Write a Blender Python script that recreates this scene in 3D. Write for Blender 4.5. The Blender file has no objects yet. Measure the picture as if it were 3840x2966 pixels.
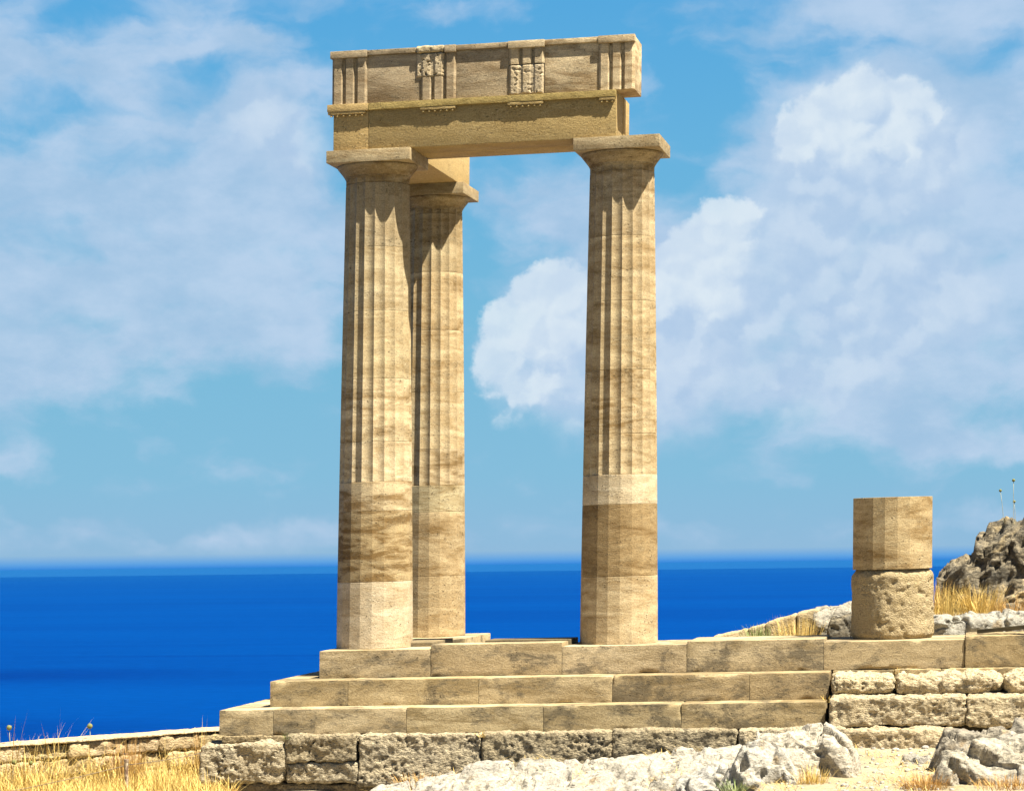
import bpy, bmesh, math, random
import numpy as np
from mathutils import Vector, Matrix, noise
rad = math.radians
S = bpy.context.scene
COL = S.collection
random.seed(7)
EXPO = 1.6
G = 2.0 ** -EXPO

# ---------------------------------------------------------------- frame of the place
# T shears the place to fit image coordinates: levels tilt and columns lean slightly.
# u = along the front, v = away from the viewer, w = up from the platform top (metres).
K_LEAN, K_V, K_TILT, K_BACK = 0.0191, 0.0148, 0.0119, 0.0146
def T(p):
    u, v, w = p
    return Vector((u + K_LEAN * w + K_V * v, v, w + K_TILT * u + K_BACK * v))

# ---------------------------------------------------------------- object helpers
def tag(o, label=None, cat=None, group=None, kind=None):
    if label: o['label'] = label
    if cat: o['category'] = cat
    if group: o['group'] = group
    if kind: o['kind'] = kind
    return o

def empty(name, base, label, cat, group=None):
    o = bpy.data.objects.new(name, None)
    COL.objects.link(o)
    o.empty_display_size = 0.2
    o.location = T(base)
    o['base'] = list(base)
    return tag(o, label, cat, group)

def mesh_obj(name, verts, faces, mat, parent=None, base=(0, 0, 0), smooth=None, color=None, raw=False):
    """verts in (u,v,w); baked through T, stored relative to the thing's base."""
    root = parent
    while root is not None and root.parent is not None:
        root = root.parent
    if root is not None:
        base = tuple(root['base'])
    b = T(base) if not raw else Vector(base)
    me = bpy.data.meshes.new(name)
    me.from_pydata([((T(p) if not raw else Vector(p)) - b) for p in verts], [], faces)
    if smooth is not None:
        me.polygons.foreach_set('use_smooth', [True] * len(me.polygons))
        if smooth < 180:
            me.set_sharp_from_angle(angle=rad(smooth))
    me.update()
    o = bpy.data.objects.new(name, me)
    COL.objects.link(o)
    if mat: me.materials.append(mat)
    if parent is not None:
        o.parent = parent
    else:
        o.location = b
        o['base'] = list(base)
    if color: o.color = color
    return o

def bm_out(bm):
    bm.verts.index_update()
    vs = [tuple(v.co) for v in bm.verts]
    fs = [[v.index for v in f.verts] for f in bm.faces]
    bm.free()
    return vs, fs

def chip(p, amp, f=9.0, sd=0.0):
    q = Vector(p) * f + Vector((sd, sd * 1.7, sd * .3))
    return noise.noise(q) * amp

def box_geo(u0, u1, v0, v1, w0, w1, bev=0.007, sub=0.0, amp=0.0, sd=0.0):
    bm = bmesh.new()
    bmesh.ops.create_cube(bm, size=1.0)
    for v in bm.verts:
        v.co = Vector((u0 if v.co.x < 0 else u1, v0 if v.co.y < 0 else v1, w0 if v.co.z < 0 else w1))
    if bev > 0:
        bmesh.ops.bevel(bm, geom=list(bm.edges), offset=bev, segments=2, profile=0.6, affect='EDGES')
    vs, fs = bm_out(bm)
    return vs, fs

def smooth_box(name, u0, u1, v0, v1, w0, w1, mat, parent=None, bev=0.007, color=None, base=None):
    vs, fs = box_geo(u0, u1, v0, v1, w0, w1, bev)
    return mesh_obj(name, vs, fs, mat, parent, base or ((u0 + u1) / 2, (v0 + v1) / 2, w0), smooth=50, color=color)

def grid_box(u0, u1, v0, v1, w0, w1, res, rnd, disp):
    """Box whose faces are grids: rounded by rnd, displaced along the normal by disp(p, n)."""
    dims = [(u0, u1), (v0, v1), (w0, w1)]
    n = [max(2, int(round((b - a) / res))) for a, b in dims]
    axes = [[a + (b - a) * i / k for i in range(k + 1)] for (a, b), k in zip(dims, n)]
    idx, vs, fs = {}, [], []
    lo = Vector((u0 + rnd, v0 + rnd, w0 + rnd)); hi = Vector((u1 - rnd, v1 - rnd, w1 - rnd))
    def vert(i, j, k):
        key = (i, j, k)
        if key not in idx:
            p = Vector((axes[0][i], axes[1][j], axes[2][k]))
            c = Vector([min(max(p[t], lo[t]), hi[t]) for t in range(3)])
            d = p - c
            nn = d.normalized() if d.length > 1e-9 else Vector((0, 0, 1))
            q = c + nn * rnd
            idx[key] = len(vs)
            vs.append(tuple(q + nn * disp(q, nn)))
        return idx[key]
    for ax in range(3):
        a, b = [t for t in range(3) if t != ax]
        for side in (0, n[ax]):
            for i in range(n[a]):
                for j in range(n[b]):
                    q = []
                    for di, dj in ((0, 0), (1, 0), (1, 1), (0, 1)):
                        k = [0, 0, 0]; k[ax] = side; k[a] = i + di; k[b] = j + dj
                        q.append(vert(*k))
                    flip = (side == 0) != (ax == 1)
                    fs.append(q[::-1] if flip else q)
    return vs, fs

def rough_disp(sd, amp, f=5.0, pit=0.0):
    o = Vector((sd * 3.1, sd * 7.7, sd * 1.3))
    def d(p, n):
        a = noise.fractal(p * f + o, 0.8, 2.1, 5) * amp
        b = noise.noise(p * f * 0.35 + o * 2) * amp * 1.3
        r = a + b + noise.noise(p * 31 + o) * min(.007, amp * .35) + noise.noise(p * Vector((14, 14, 19)).x + o) * min(.009, amp * .4)
        if pit:
            c = noise.noise(p * 36 + o)
            if c > 0.25: r -= (c - 0.25) * pit * 1.3 * max(0, .35 + noise.noise(p * 3.0 + o) * 1.6)
        return r
    return d

def rough_block(name, u0, u1, v0, v1, w0, w1, mat, label, cat='stone block', group=None, rnd=0.04, amp=0.02, res=0.016, sd=0, f=6.0, pit=0.08, color=None):
    vs, fs = grid_box(u0, u1, v0, v1, w0, w1, res, rnd, rough_disp(sd, amp, f, pit))
    o = mesh_obj(name, vs, fs, mat, None, ((u0 + u1) / 2, (v0 + v1) / 2, w0), smooth=180, color=color)
    return tag(o, label, cat, group)

# ---------------------------------------------------------------- node helpers
class NT:
    def __init__(self, tree):
        self.t = tree; self.n = tree.nodes; self.l = tree.links
    def node(self, typ, ins=None, **props):
        nd = self.n.new(typ)
        for k, v in props.items(): setattr(nd, k, v)
        for k, v in (ins or {}).items(): self.set(nd.inputs[k], v)
        return nd
    def set(self, sock, v):
        if isinstance(v, bpy.types.NodeSocket): self.l.new(v, sock)
        elif v is not None: sock.default_value = v
    def math(self, op, a, b=None, c=None, clamp=False):
        nd = self.n.new('ShaderNodeMath'); nd.operation = op; nd.use_clamp = clamp
        self.set(nd.inputs[0], a)
        if b is not None: self.set(nd.inputs[1], b)
        if c is not None: self.set(nd.inputs[2], c)
        return nd.outputs[0]
    def vec(self, op, a, b=None):
        nd = self.n.new('ShaderNodeVectorMath'); nd.operation = op
        self.set(nd.inputs[0], a)
        if b is not None:
            self.set(nd.inputs['Scale' if op == 'SCALE' else 1], b)
        return nd.outputs['Value' if op in ('LENGTH', 'DOT_PRODUCT') else 'Vector']
    def noise(self, vec, scale, detail=4, rough=0.55, dist=0.0):
        nd = self.node('ShaderNodeTexNoise', {'Vector': vec, 'Scale': scale, 'Detail': detail, 'Roughness': rough, 'Distortion': dist})
        return nd.outputs['Fac']
    def ramp01(self, x, a, b, smooth=True, lo=0.0, hi=1.0):
        nd = self.node('ShaderNodeMapRange', {'Value': x, 'From Min': a, 'From Max': b, 'To Min': lo, 'To Max': hi})
        nd.interpolation_type = 'SMOOTHSTEP' if smooth else 'LINEAR'
        return nd.outputs['Result']
    def mix(self, f, a, b, mode='MIX'):
        nd = self.n.new('ShaderNodeMix'); nd.data_type = 'RGBA'; nd.blend_type = mode
        self.set(nd.inputs['Factor'], f)
        self.set(nd.inputs['A'], a if isinstance(a, bpy.types.NodeSocket) else (*a[:3], 1))
        self.set(nd.inputs['B'], b if isinstance(b, bpy.types.NodeSocket) else (*b[:3], 1))
        return nd.outputs['Result']
    def comb(self, x, y, z):
        nd = self.node('ShaderNodeCombineXYZ', {0: x, 1: y, 2: z}); return nd.outputs[0]

def new_mat(name):
    m = bpy.data.materials.new(name); m.use_nodes = True
    m.node_tree.nodes.clear()
    return m, NT(m.node_tree)

def finish(m, N, color, rough=0.85, spec=0.2, height=None, bdist=0.005, bstr=1.0, trans=0.0):
    p = N.node('ShaderNodeBsdfPrincipled', {'Base Color': color, 'Roughness': rough, 'Specular IOR Level': spec})
    if height is not None:
        b = N.node('ShaderNodeBump', {'Height': height, 'Distance': bdist, 'Strength': bstr})
        N.set(p.inputs['Normal'], b.outputs['Normal'])
    o = N.node('ShaderNodeOutputMaterial')
    N.l.new(p.outputs[0], o.inputs['Surface'])
    return m

def coords(N, scale=(1, 1, 1), rot=(0, 0, 0)):
    tc = N.node('ShaderNodeTexCoord'); oi = N.node('ShaderNodeObjectInfo')
    off = N.vec('SCALE', (31.0, 17.0, 53.0), oi.outputs['Random'])
    v = N.vec('ADD', tc.outputs['Object'], off)
    mp = N.node('ShaderNodeMapping', {'Vector': v, 'Rotation': rot, 'Scale': scale})
    return v, mp.outputs[0], oi

def dressed_stone(name, light, dark, stain=(0.1, 0.085, 0.05), stain_amt=0.35, tilt=0.12, bstr=1.0, pits=.75):
    m, N = new_mat(name)
    v, mv, oi = coords(N, (1.0, 1.0, 4.2), (0, tilt, 0))
    band = N.noise(mv, 1.5, 5, 0.6, 0.9)
    lam = N.noise(N.vec('MULTIPLY', mv, (2.0, 2.0, 1.6)), 3.0, 5, 0.65, 0.8)
    grain = N.noise(v, 85, 3, 0.7)
    spots = N.noise(N.vec('MULTIPLY', v, (1, 1, 1.7)), 34, 2, 0.5)
    big = N.noise(N.vec('MULTIPLY', v, (1, 1, 1.6)), 1.9, 8, 0.72, 0.5)
    f = N.math('ADD', N.math('MULTIPLY', N.math('SUBTRACT', band, 0.5), 3.0), N.math('MULTIPLY', N.math('SUBTRACT', lam, 0.5), 1.2))
    f = N.math('MULTIPLY', N.math('MULTIPLY', f, 1.35), oi.outputs['Alpha'])
    f = N.math('ADD', f, 0.55, clamp=True)
    c = N.mix(f, dark, light)
    # thin pale calcite veins
    pv = N.ramp01(N.math('ABSOLUTE', N.math('SUBTRACT', lam, 0.56)), 0.0, 0.022, lo=1, hi=0)
    pv = N.math('MULTIPLY', N.math('MULTIPLY', pv, N.ramp01(big, 0.48, 0.62)), 0.55)
    c = N.mix(pv, c, [min(1, x * 1.5 + .05) for x in light])
    c = N.mix(1.0, c, oi.outputs['Color'], 'MULTIPLY')
    g = N.math('MULTIPLY', N.ramp01(grain, 0.25, 0.75, lo=0.74, hi=1.24), N.ramp01(N.noise(N.vec('MULTIPLY', v, (1, 1, 1.8)), 30, 4, .7), .25, .75, lo=.86, hi=1.13))
    c = N.mix(1.0, c, N.comb(g, g, g), 'MULTIPLY')
    st = N.math('MULTIPLY', N.ramp01(N.math('ADD', big, N.math('MULTIPLY', lam, 0.4)), 0.66, 0.84), stain_amt)
    c = N.mix(st, c, stain)
    pit = N.math('MULTIPLY', N.ramp01(spots, 0.635, 0.70), N.ramp01(big, 0.42, 0.6))
    c = N.mix(N.math('MULTIPLY', pit, pits), c, [x * 0.22 for x in dark])
    h = N.math('ADD', N.math('MULTIPLY', grain, 0.6), N.math('ADD', N.math('MULTIPLY', lam, 0.5), N.math('MULTIPLY', spots, .5)))
    h = N.math('SUBTRACT', h, N.math('MULTIPLY', pit, 1.6))
    return finish(m, N, c, 0.88, 0.15, h, 0.006, bstr)

def rough_stone(name, light, mid, dark, dark_amt=0.6, scale=1.0, bdist=0.03, bstr=1.0, rust=None):
    m, N = new_mat(name)
    v, mv, oi = coords(N, (1, 1, 1.5), (0.1, 0.25, 0))
    n1 = N.noise(v, 3.2 * scale, 6, 0.65, 0.3)
    n2 = N.noise(mv, 17 * scale, 5, 0.7, 0.4)
    n3 = N.noise(v, 70 * scale, 3, 0.7)
    vo = N.node('ShaderNodeTexVoronoi', {'Vector': mv, 'Scale': 22 * scale, 'Randomness': 1.0})
    c = N.mix(N.ramp01(n1, 0.36, 0.62), mid, light)
    c = N.mix(N.math('MULTIPLY', N.ramp01(N.math('ADD', N.math('MULTIPLY', n1, 0.5), N.math('MULTIPLY', n2, 0.5)), 0.47, 0.60), dark_amt), c, dark)
    if rust:
        c = N.mix(N.math('MULTIPLY', N.ramp01(N.noise(v, 5.0 * scale, 4, 0.6), 0.58, 0.72), 0.6), c, rust)
    g = N.ramp01(n3, 0.25, 0.75, lo=0.72, hi=1.25)
    c = N.mix(1.0, c, N.comb(g, g, g), 'MULTIPLY')
    pit = N.math('MULTIPLY', N.ramp01(n2, 0.60, 0.72), 0.6)
    c = N.mix(pit, c, [x * 0.25 for x in dark])
    c = N.mix(1.0, c, oi.outputs['Color'], 'MULTIPLY')
    h = N.math('ADD', N.math('MULTIPLY', n2, 1.0), N.math('MULTIPLY', n3, 0.22))
    h = N.math('ADD', h, N.math('MULTIPLY', vo.outputs['Distance'], 0.35))
    h = N.math('SUBTRACT', h, pit)
    return finish(m, N, c, 0.95, 0.1, h, bdist, bstr)

def plain_mat(name, ca, cb, scale=6.0, rough=0.8, spec=0.2, stretch=(1, 1, 1)):
    m, N = new_mat(name)
    v, mv, oi = coords(N, stretch)
    c = N.mix(N.ramp01(N.noise(mv, scale, 4, 0.6), 0.35, 0.65), ca, cb)
    return finish(m, N, c, rough, spec)

M = {}
M['column'] = dressed_stone('column_limestone', (0.545, 0.43, 0.252), (0.235, 0.152, 0.062), stain_amt=0.25, tilt=0.16)
M['frieze'] = dressed_stone('frieze_limestone', (0.46, 0.36, 0.215), (0.21, 0.145, 0.072), stain_amt=0.4, tilt=0.14)
M['beam'] = dressed_stone('architrave_stone', (0.40, 0.285, 0.115), (0.29, 0.195, 0.07), stain_amt=0.1, tilt=0.05, bstr=1.2, pits=.3)
M['step'] = dressed_stone('step_limestone', (0.50, 0.395, 0.23), (0.27, 0.20, 0.10), stain=(0.075, 0.062, 0.04), stain_amt=0.75, tilt=0.16)
M['poros'] = rough_stone('rough_poros', (0.56, 0.46, 0.29), (0.42, 0.335, 0.20), (0.12, 0.095, 0.06), 0.7, 1.3, .045)
M['patch'] = rough_stone('pale_patch_stone', (0.50, 0.40, 0.245), (0.40, 0.30, 0.165), (0.16, 0.105, 0.05), 0.55, 2.2, 0.006)
M['oldrum'] = rough_stone('drum_poros', (0.50, 0.39, 0.215), (0.40, 0.30, 0.15), (0.19, 0.13, 0.06), 0.5, 2.2, 0.03)
M['lime'] = rough_stone('karst_limestone', (0.46, 0.415, 0.32), (0.31, 0.285, 0.235), (0.09, 0.085, 0.075), 0.6, 0.8, 0.03, .9, (0.36, 0.25, 0.12))
M['crag'] = rough_stone('dark_crag', (0.27, 0.215, 0.13), (0.115, 0.10, 0.072), (0.035, 0.034, 0.03), 0.75, 0.6, 0.05, 1.0, (0.42, 0.31, 0.15))
M['wallstone'] = rough_stone('wall_stone', (0.56, 0.43, 0.24), (0.42, 0.31, 0.16), (0.14, 0.105, 0.06), 0.5, 1.4, 0.02)
M['straw'] = plain_mat('dry_straw', (0.70, 0.50, 0.16), (0.56, 0.36, 0.09), 9)
M['rust_straw'] = plain_mat('reddish_straw', (0.52, 0.30, 0.09), (0.36, 0.19, 0.05), 9)
M['green'] = plain_mat('grey_green_leaf', (0.17, 0.22, 0.07), (0.26, 0.28, 0.10), 12)
M['stalk'] = plain_mat('pale_stalk', (0.40, 0.36, 0.24), (0.30, 0.30, 0.18), 12)
M['head'] = plain_mat('seed_head', (0.12, 0.14, 0.04), (0.22, 0.19, 0.07), 60)
M['rusty'] = plain_mat('painted_rusty_metal', (0.55, 0.44, 0.28), (0.16, 0.09, 0.05), 22, 0.7)
M['wire'] = plain_mat('wire_steel', (0.20, 0.15, 0.09), (0.12, 0.09, 0.06), 20, 0.6)
M['board'] = plain_mat('weathered_board', (0.16, 0.135, 0.075), (0.10, 0.085, 0.05), 5, 0.8, 0.2, (1, 1, 8))

# ---------------------------------------------------------------- columns
FL = 20
def ring(R, fluted, seg, phase):
    pts = []
    half = math.pi / FL
    for k in range(FL):
        for s in range(seg):
            t = s / seg
            a = (k + t) * 2 * half + phase
            chord = R * math.cos(half) / math.cos((t * 2 - 1) * half)
            r = chord - (0.049 * R * (1 - (2 * t - 1) ** 2) if fluted else 0)
            pts.append((r * math.sin(a), -r * math.cos(a)))
    return pts

def shaft_r(w):
    t = w / 5.35
    return 0.440 - 0.075 * (t ** 1.25)

def drum_geo(w0, w1, fluted, cu, cv, phase=rad(9), R=None, lip=0.0025):
    seg = 8 if fluted else 1
    n = max(2, int((w1 - w0) / 0.09))
    ws = [w0 + 0.0008, w0 + 0.005] + [w0 + (w1 - w0) * i / n for i in range(1, n)] + [w1 - 0.005, w1 - 0.0008]
    vs, fs = [], []
    for i, w in enumerate(ws):
        r = R if R else shaft_r(w)
        if i in (0, len(ws) - 1): r -= lip
        for (x, y) in ring(r, fluted, seg, phase):
            vs.append((cu + x, cv + y, w))
    m = FL * seg
    for i in range(len(ws) - 1):
        for j in range(m):
            fs.append([i * m + j, i * m + (j + 1) % m, (i + 1) * m + (j + 1) % m, (i + 1) * m + j])
    fs.append(list(range(m))[::-1]); fs.append([(len(ws) - 1) * m + j for j in range(m)])
    return vs, fs

H = 5.674
JOINTS = [0.0, 0.76, 1.567, 1.90, 2.357, 3.075, 3.85, 4.58, 5.317]
def column(cu, cv, label, tints):
    root = empty('column', (cu, cv, 0), label, 'column', 'standing columns of the temple front')
    for i in range(8):
        fl = i >= 3
        vs, fs = drum_geo(JOINTS[i], JOINTS[i + 1], fl, cu, cv)
        o = mesh_obj('drum', vs, fs, M['column'], root, smooth=(22 if fl else None), color=tints[i])
        if len(tints[i]) > 4: pass
    # capital: fluted neck, annulets and spreading echinus turned as one stone
    vs, fs = [], []
    prof = [(5.3185, .361, 1), (5.324, .3645, 1), (5.36, .364, 1), (5.385, .366, .6)]
    ec = [(5.388, .371, 0), (5.396, .371, 0), (5.398, .376, 0), (5.406, .376, 0), (5.408, .381, 0), (5.43, .396, 0), (5.455, .415, 0), (5.48, .435, 0), (5.502, .453, 0), (5.518, .463, 0), (5.529, .464, 0), (5.5345, .458, 0)]
    rings = 0
    seg = 8
    for (w, r, fl) in prof + ec:
        a = ring(r, True, seg, rad(9))
        for j, (x, y) in enumerate(a):
            th = math.atan2(x, -y)
            cx_, cy_ = r * math.sin(th), -r * math.cos(th)
            vs.append((cu + cx_ + (x - cx_) * fl, cv + cy_ + (y - cy_) * fl, w))
        rings += 1
    m = FL * seg
    for i in range(rings - 1):
        for j in range(m):
            fs.append([i * m + j, i * m + (j + 1) % m, (i + 1) * m + (j + 1) % m, (i + 1) * m + j])
    fs.append(list(range(m))[::-1]); fs.append([(rings - 1) * m + j for j in range(m)])
    cap = mesh_obj('capital', vs, fs, M['column'], root, smooth=35, color=tuple(.84 * c for c in tints[8][:3]) + (.8,))  # tint darkened for the shade and staining beneath the abacus
    h = 0.485
    smooth_box('abacus', cu - h, cu + h, cv - h, cv + h, 5.536, H, M['column'], cap, 0.003, color=tints[8])
    return root

def tn(b, warm=1.0, vein=0.7):
    return (b, b * (0.97 if warm > 1 else 1.0) , b * (2 - warm) , vein)
C1, C2, C3 = (0, 0), (2.841, 0), (0, 2.991)
column(*C1, 'fluted limestone column at the front left corner with a very pale bottom drum',
       [(1.20, 1.25, 1.38, .4), (.74, .68, .56, 1.35), (.95, .92, .86, 1.0), (1.18, 1.2, 1.22, .5), (1.02, 1.0, .95, .8), (.98, .97, .9, .5), (.92, .92, .88, .5), (.80, .80, .78, .35), (.86, .84, .78, .6)])
column(*C2, 'fluted limestone column alone under the beam end with a white band above a brown drum',
       [(1.05, 1.03, .98, .6), (.64, .57, .45, .6), (1.2, 1.25, 1.35, .4), (1.0, .98, .92, .6), (.92, .88, .80, .9), (.95, .92, .84, .6), (.96, .93, .86, .5), (.86, .84, .8, .6), (.80, .78, .72, .5)])
column(*C3, 'limestone column standing behind the corner column half hidden by it',
       [(.92, .87, .78, .5), (.84, .79, .70, .7), (.86, .88, .82, .8), (.86, .83, .78, .8), (1.06, 1.04, .98, .5), (.96, .92, .84, .6), (.92, .87, .78, .7), (.82, .8, .74, .5), (.82, .8, .74, .5)])

# ---------------------------------------------------------------- architrave
def frustum(u, v, w0, w1, r0, r1, n=8):
    vs = [(u + r0 * math.cos(2 * math.pi * i / n), v + r0 * math.sin(2 * math.pi * i / n), w0) for i in range(n)]
    vs += [(u + r1 * math.cos(2 * math.pi * i / n), v + r1 * math.sin(2 * math.pi * i / n), w1) for i in range(n)]
    fs = [[i, (i + 1) % n, n + (i + 1) % n, n + i] for i in range(n)] + [list(range(n))[::-1], list(range(n, 2 * n))]
    return vs, fs

def regula(u0, u1, n, mat, root, color):
    r = smooth_box('regula', u0, u1, -0.452, -0.4085, 6.088, 6.1185, mat, root, 0.002, color)
    for i in range(n):
        u = u0 + (u1 - u0) * (i + .5) / n
        vs, fs = frustum(u, -0.432, 6.066, 6.0875, .019, .014)
        mesh_obj('gutta', vs, fs, mat, r, smooth=40, color=color)

ob = (1, 1, 1, .5)
A = empty('architrave_block', (-.22, 0, 5.676), 'short tan beam block on the corner column at the left end of the architrave', 'stone beam')
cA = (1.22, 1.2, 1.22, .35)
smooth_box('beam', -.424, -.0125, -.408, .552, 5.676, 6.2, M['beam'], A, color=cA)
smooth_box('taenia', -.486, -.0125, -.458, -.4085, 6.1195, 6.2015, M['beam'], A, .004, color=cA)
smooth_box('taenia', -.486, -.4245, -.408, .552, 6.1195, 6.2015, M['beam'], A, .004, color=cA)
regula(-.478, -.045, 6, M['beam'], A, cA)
B = empty('architrave_block', (1.4, -.15, 5.676), 'long olive brown beam block spanning the two front columns', 'stone beam')
smooth_box('beam', -.0095, 2.83, -.41, .098, 5.676, 6.2, M['beam'], B, .009, color=ob)
# worn lower lip of the moulding
def worn(p, n):
    a = noise.fractal(p * 7 + Vector((3, 1, 2)), .9, 2, 4)
    return -max(0, a - .12) * .012 - .001
vs, fs = grid_box(-.0095, 2.832, -.458, -.4105, 6.1195, 6.2015, .02, .008, worn)
mesh_obj('taenia', vs, fs, M['beam'], B, smooth=40, color=(.92, .94, .8, .6))
regula(.595, 1.0, 6, M['beam'], B, ob); regula(1.6, 2.005, 6, M['beam'], B, ob); regula(2.638, 2.815, 3, M['beam'], B, ob)
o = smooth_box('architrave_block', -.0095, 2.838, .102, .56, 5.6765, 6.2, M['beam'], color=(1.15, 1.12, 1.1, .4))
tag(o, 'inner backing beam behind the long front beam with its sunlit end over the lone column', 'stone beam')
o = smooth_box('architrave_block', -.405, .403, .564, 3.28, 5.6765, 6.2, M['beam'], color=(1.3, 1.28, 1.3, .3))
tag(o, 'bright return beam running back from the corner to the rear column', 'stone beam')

# ---------------------------------------------------------------- frieze
VT, VM, VG = -.42, -.396, -.374
def tri_front(u0, u1):
    L = u1 - u0; c = .028; g = .058
    sh = (L - 2 * c - 2 * g) / 3
    x = u0; pts = [(x, VM + .004)]
    x += c; pts.append((x, VT)); x += sh; pts.append((x, VT))
    for _ in range(2):
        pts += [(x + g / 2, VG)]; x += g; pts.append((x, VT)); x += sh; pts.append((x, VT))
    pts.append((u1, VM + .004))
    return pts
def v_at(pts, u):
    for (a, va), (b, vb) in zip(pts, pts[1:]):
        if a - 1e-9 <= u <= b + 1e-9:
            return va + (vb - va) * ((u - a) / (b - a) if b > a else 0)
    return pts[0][1] if u < pts[0][0] else pts[-1][1]
VB = -.3905
def triglyph(root, mat, u0, u1, ua, ub, w0, w1, color):
    full = tri_front(u0, u1)
    pts = [(ua, v_at(full, ua))] + [p for p in full if ua + 1e-6 < p[0] < ub - 1e-6] + [(ub, v_at(full, ub))]
    vb = -.36
    vs = [(u, v, w0) for u, v in pts] + [(u, v, w1) for u, v in pts]
    n = len(pts)
    vs += [(ua, vb, w0), (ub, vb, w0), (ua, vb, w1), (ub, vb, w1)]
    fs = [[i, i + 1, n + i + 1, n + i] for i in range(n - 1)]
    fs += [[2 * n, 0, n, 2 * n + 2], [n - 1, 2 * n + 1, 2 * n + 3, 2 * n - 1], [2 * n + 1, 2 * n, 2 * n + 2, 2 * n + 3]]
    fs += [list(range(n))[::-1] + [2 * n, 2 * n + 1], list(range(n, 2 * n)) + [2 * n + 3, 2 * n + 2]]
    o = mesh_obj('triglyph', vs, fs, mat, root, color=color)
    return o
def patch(root, u0, u1, ua, ub, w0, w1, sd, front=.0, pits=1.0, color=(1, 1, 1, 1)):
    """rough pale repair stone that repeats the grooves of the triglyph it mends"""
    full = tri_front(u0, u1); res = .0075
    nu, nw = int((ub - ua) / res), int((w1 - w0) / res)
    vs, fs = [], []
    o = Vector((sd, sd * 2.3, sd * 5))
    for k in range(nw + 1):
        for i in range(nu + 1):
            u = ua + (ub - ua) * i / nu; w = w0 + (w1 - w0) * k / nw
            q = Vector((u, 0, w))
            v = max(min(v_at(full, u), VM - .012), VT) + front
            v += noise.fractal(q * 26 + o, .9, 2, 4) * .0025
            c = noise.noise(Vector((u * 30, 3, w * 34)) + o)
            if c > .40: v += min(.02, (c - .40) * .16) * pits
            du = noise.noise(Vector((w * 15, u * 4, sd))) * .006 if i in (0, nu) else 0
            dw = noise.noise(Vector((u * 15, w * 4, sd + 3))) * .006 if k in (0, nw) else 0
            e = min(i, nu - i, k, nw - k)
            if e == 0: v += .014
            elif e == 1: v += .004
            vs.append((u + du, v, w + dw))
    W = nu + 1
    for k in range(nw):
        for i in range(nu):
            fs.append([k * W + i, k * W + i + 1, (k + 1) * W + i + 1, (k + 1) * W + i])
    b = [i for i in range(W)] + [k * W + nu for k in range(1, nw + 1)] + [nw * W + i for i in range(nu - 1, -1, -1)] + [k * W for k in range(nw - 1, 0, -1)]
    base = len(vs)
    for i in b: vs.append((vs[i][0], -.36, vs[i][2]))
    for j in range(len(b)):
        jn = (j + 1) % len(b)
        fs.append([b[jn], b[j], base + j, base + jn])
    return mesh_obj('stone_patch', vs, fs, M['patch'], root, smooth=180, color=color)

FB, FT = 6.204, 6.805
def frieze(u0, u1, label, color):
    root = empty('frieze_block', ((u0 + u1) / 2, -.1, FB), label, 'frieze block')
    smooth_box('block_body', u0 + .001, u1 - .001, VB, .174, FB, FT - .004, M['frieze'], root, .004, color)
    return root
def metope(root, u0, u1, color, cap0=None, cap1=None):
    smooth_box('metope', u0, u1, VM, -.36, FB + .001, 6.746, M['frieze'], root, .002, color)
    smooth_box('cap_band', cap0 or u0, cap1 or u1, -.43, -.36, 6.7465, FT - .001, M['frieze'], root, .005, color)
def cap(root, u0, u1, color, w0=6.728):
    smooth_box('cap_band', u0, u1, -.447, -.35, w0, FT + .003, M['frieze'], root, .005, color)

c0 = (.96, .94, .92, .6)
f = frieze(-.443, -.031, 'short frieze block with one triglyph at the left corner', c0)
triglyph(f, M['frieze'], -.443, -.031, -.443, -.031, FB, 6.7275, c0); cap(f, -.458, -.031, c0)
f = frieze(-.029, 1.0, 'frieze block whose triglyph is mended with pale pitted stone at the top', c0)
metope(f, -.029, .586, c0, -.029, .532)
triglyph(f, M['frieze'], .588, 1.0, .588, 1.0, FB, 6.462, c0)
triglyph(f, M['frieze'], .588, 1.0, .866, 1.0, 6.4625, 6.7275, c0); cap(f, .868, 1.0, c0)
patch(f, .588, 1.0,   .538, .862, 6.466, 6.734, 4.0, -.004, 1.6)
vs, fs = grid_box(.54, .862, -.44, -.36, 6.738, 6.815, .012, .02, rough_disp(11, .008, 14, .05))
mesh_obj('stone_patch', vs, fs, M['patch'], f, smooth=180, color=(.9, .9, .86, 1))
c2 = (1.0, .98, .95, .7)
f = frieze(1.002, 2.012, 'frieze block whose triglyph is mended with pale stone in its lower half', c2)
metope(f, 1.002, 1.598, c2)
triglyph(f, M['frieze'], 1.60, 2.012, 1.60, 2.012, 6.550, 6.7275, (1.15, 1.12, 1.05, .9)); cap(f, 1.598, 2.012, (1.2, 1.18, 1.12, .9))
patch(f, 1.60, 2.012, 1.607, 2.0, FB + .002, 6.54, 9.0, -.002, .55)
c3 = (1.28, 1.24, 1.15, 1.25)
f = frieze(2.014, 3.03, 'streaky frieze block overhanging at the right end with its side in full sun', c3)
metope(f, 2.014, 2.622, c3); triglyph(f, M['frieze'], 2.624, 3.03, 2.624, 3.03, FB, 6.7275, c3); cap(f, 2.622, 3.034, c3)

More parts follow.
